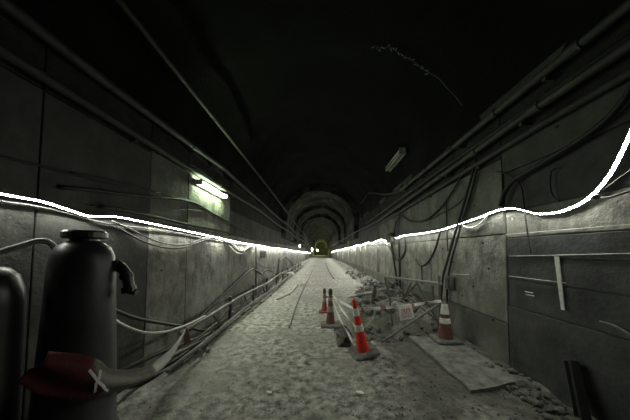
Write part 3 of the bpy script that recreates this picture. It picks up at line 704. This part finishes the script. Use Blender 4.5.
# ------------------------------------------------------------------ rubble, litter, pebbles
def rock_mesh(seed):
    bm = bmesh.new(); bmesh.ops.create_icosphere(bm, subdivisions=2, radius=1); rr = random.Random(seed)
    sx, sy, sz = rr.uniform(.8, 1.2), rr.uniform(.7, 1.1), rr.uniform(.5, .8)
    for v in bm.verts:
        k_ = 1 + .35 * noise.noise(v.co * 1.6 + Vector((seed * 7.1, 0, 0)))
        v.co = Vector((v.co.x * sx * k_, v.co.y * sy * k_, v.co.z * sz * k_))
    for d_ in range(3):                                    # chop flat faces
        n_ = Vector((rr.uniform(-1, 1), rr.uniform(-1, 1), rr.uniform(-1, 1))).normalized(); lim_ = rr.uniform(.5, .75)
        for v in bm.verts:
            e_ = v.co.dot(n_) - lim_
            if e_ > 0: v.co -= n_ * e_
    me = bpy.data.meshes.new('rock'); bm.to_mesh(me); bm.free(); me.materials.append(MATS['rock']); return me
RM = [rock_mesh(i) for i in range(6)]
PLACED = [(o_.location.x, o_.location.y, .15) for o_ in bpy.data.objects if o_.name.startswith('traffic_cone')] + [(2.3, 2.12, .1)]
jig = random.Random(21)
def rock(x, y, s, label, group, mt=None):
    for k_ in range(40):                                   # nudge until it lies clear of its neighbours
        if all((x - a_) ** 2 + (y - b_) ** 2 > (s * .95 + c_) ** 2 for a_, b_, c_ in PLACED): break
        lim_ = .9 if group == 'rubble stones in the pit' else .25
        x = max(RX - .1, min(XR - .05 - s * .8, x + jig.uniform(-.1, .1))); y += jig.uniform(-lim_, lim_) * .4
        if group == 'rubble stones in the pit': x = max(x, .7); y = max(y, 4.2)
        if group == 'stones along the right wall': x = max(x, 2.05); y = min(y, 3.3)
    PLACED.append((x, y, s * .95))
    me = random.choice(RM)
    if mt: me = me.copy(); me.materials.clear(); me.materials.append(MATS[mt])
    o = bpy.data.objects.new('rubble_stone', me); COL.objects.link(o)
    o.location = (x, y, ground(x, y) + s * .3); o.scale = (s, s, s * random.uniform(.7, 1.1)); o.rotation_euler = (random.uniform(-.3, .3), random.uniform(-.3, .3), random.uniform(0, 6.3))
    return tag(o, label, 'stone', group)
rr = random.Random(11)
for i in range(15):
    x = rr.uniform(1.2, 2.2); y = rr.uniform(5.0, 7.4)
    rock(x, y, rr.uniform(.12, .2), 'large broken boulder in the heap behind the barricade', 'boulders in the heap')
for i in range(170):
    x = rr.uniform(.75, 2.28); y = rr.uniform(4.2, 8.4)
    if x < 1.15 and y > 6.3: x += .7
    rock(x, y, rr.choice((.03, .04, .05, .06, .08, .1)), 'grey stone in the rubble of the pit beside the barricade', 'rubble stones in the pit')
for i in range(46):
    y = rr.choice((rr.uniform(1.7, 3.2), rr.uniform(1.9, 2.6))); x = XR - rr.uniform(.05, .26)
    rock(x, y, rr.choice((.02, .03, .04, .055)), 'dark stone in the muck along the foot of the right wall', 'stones along the right wall')
for i in range(60):
    y = 7.8 + rr.random() ** 1.4 * 9; x = XR - rr.uniform(.08, .6)
    rock(x, y, rr.choice((.04, .06, .08, .11)), 'stone in the spoil along the foot of the far right wall', 'stones along the far right wall')
for i in range(50):
    y = 3.2 + rr.random() ** 1.5 * 8; x = RX + rr.uniform(-.1, .24)
    rock(x, y, rr.choice((.02, .03, .04)), 'small stone beside the left guard rail', 'stones along the guard rail')
p = onZ(377, 286, .35); o = rock(p.x, p.y, .11, 'pale rounded stone on top of the rubble heap', None, 'pale_rock'); o.location.z = ground(p.x, p.y) + .07
for px, s, lb in (((360, 395), .045, 'pale crumpled scrap on the floor in the right foreground'), ((269, 394), .03, 'tiny pale scrap on the floor in the left foreground'), ((200, 350), .025, 'white scrap at the floor edge by the guard rail end'), ((372, 342), .02, 'small yellowish scrap beside the red cone base')):
    p = onZ(*px, 0); me = RM[1].copy(); me.materials.clear(); me.materials.append(MATS['paper'])
    o = bpy.data.objects.new('scrap', me); COL.objects.link(o); o.location = (p.x, p.y, ground(p.x, p.y) + s * .35); o.scale = (s * 1.2, s, s * .6); o.rotation_euler = (0, .2, 1)
    tag(o, lb, 'scrap')
m = MB(); rr = random.Random(5)
for i in range(5200):
    y = 1.4 + rr.random() ** 1.6 * 9; x = rr.uniform(-1.85, 2.3); s = rr.choice((.004, .005, .006, .009, .013)) * (1 + .4 * (x > .6))
    z = ground(x, y); a = rr.uniform(0, 6.28)
    vs_ = [(x + s * math.cos(a + k_ * 2.09) * rr.uniform(.7, 1.2), y + s * math.sin(a + k_ * 2.09) * rr.uniform(.7, 1.2), z - .002) for k_ in range(3)] + [(x, y, z + s * rr.uniform(.6, 1.0))]
    m.add(vs_, [(0, 1, 3), (1, 2, 3), (2, 0, 3)])
tag(m.build('gravel', 'rock', FLOOR), kind='stuff')
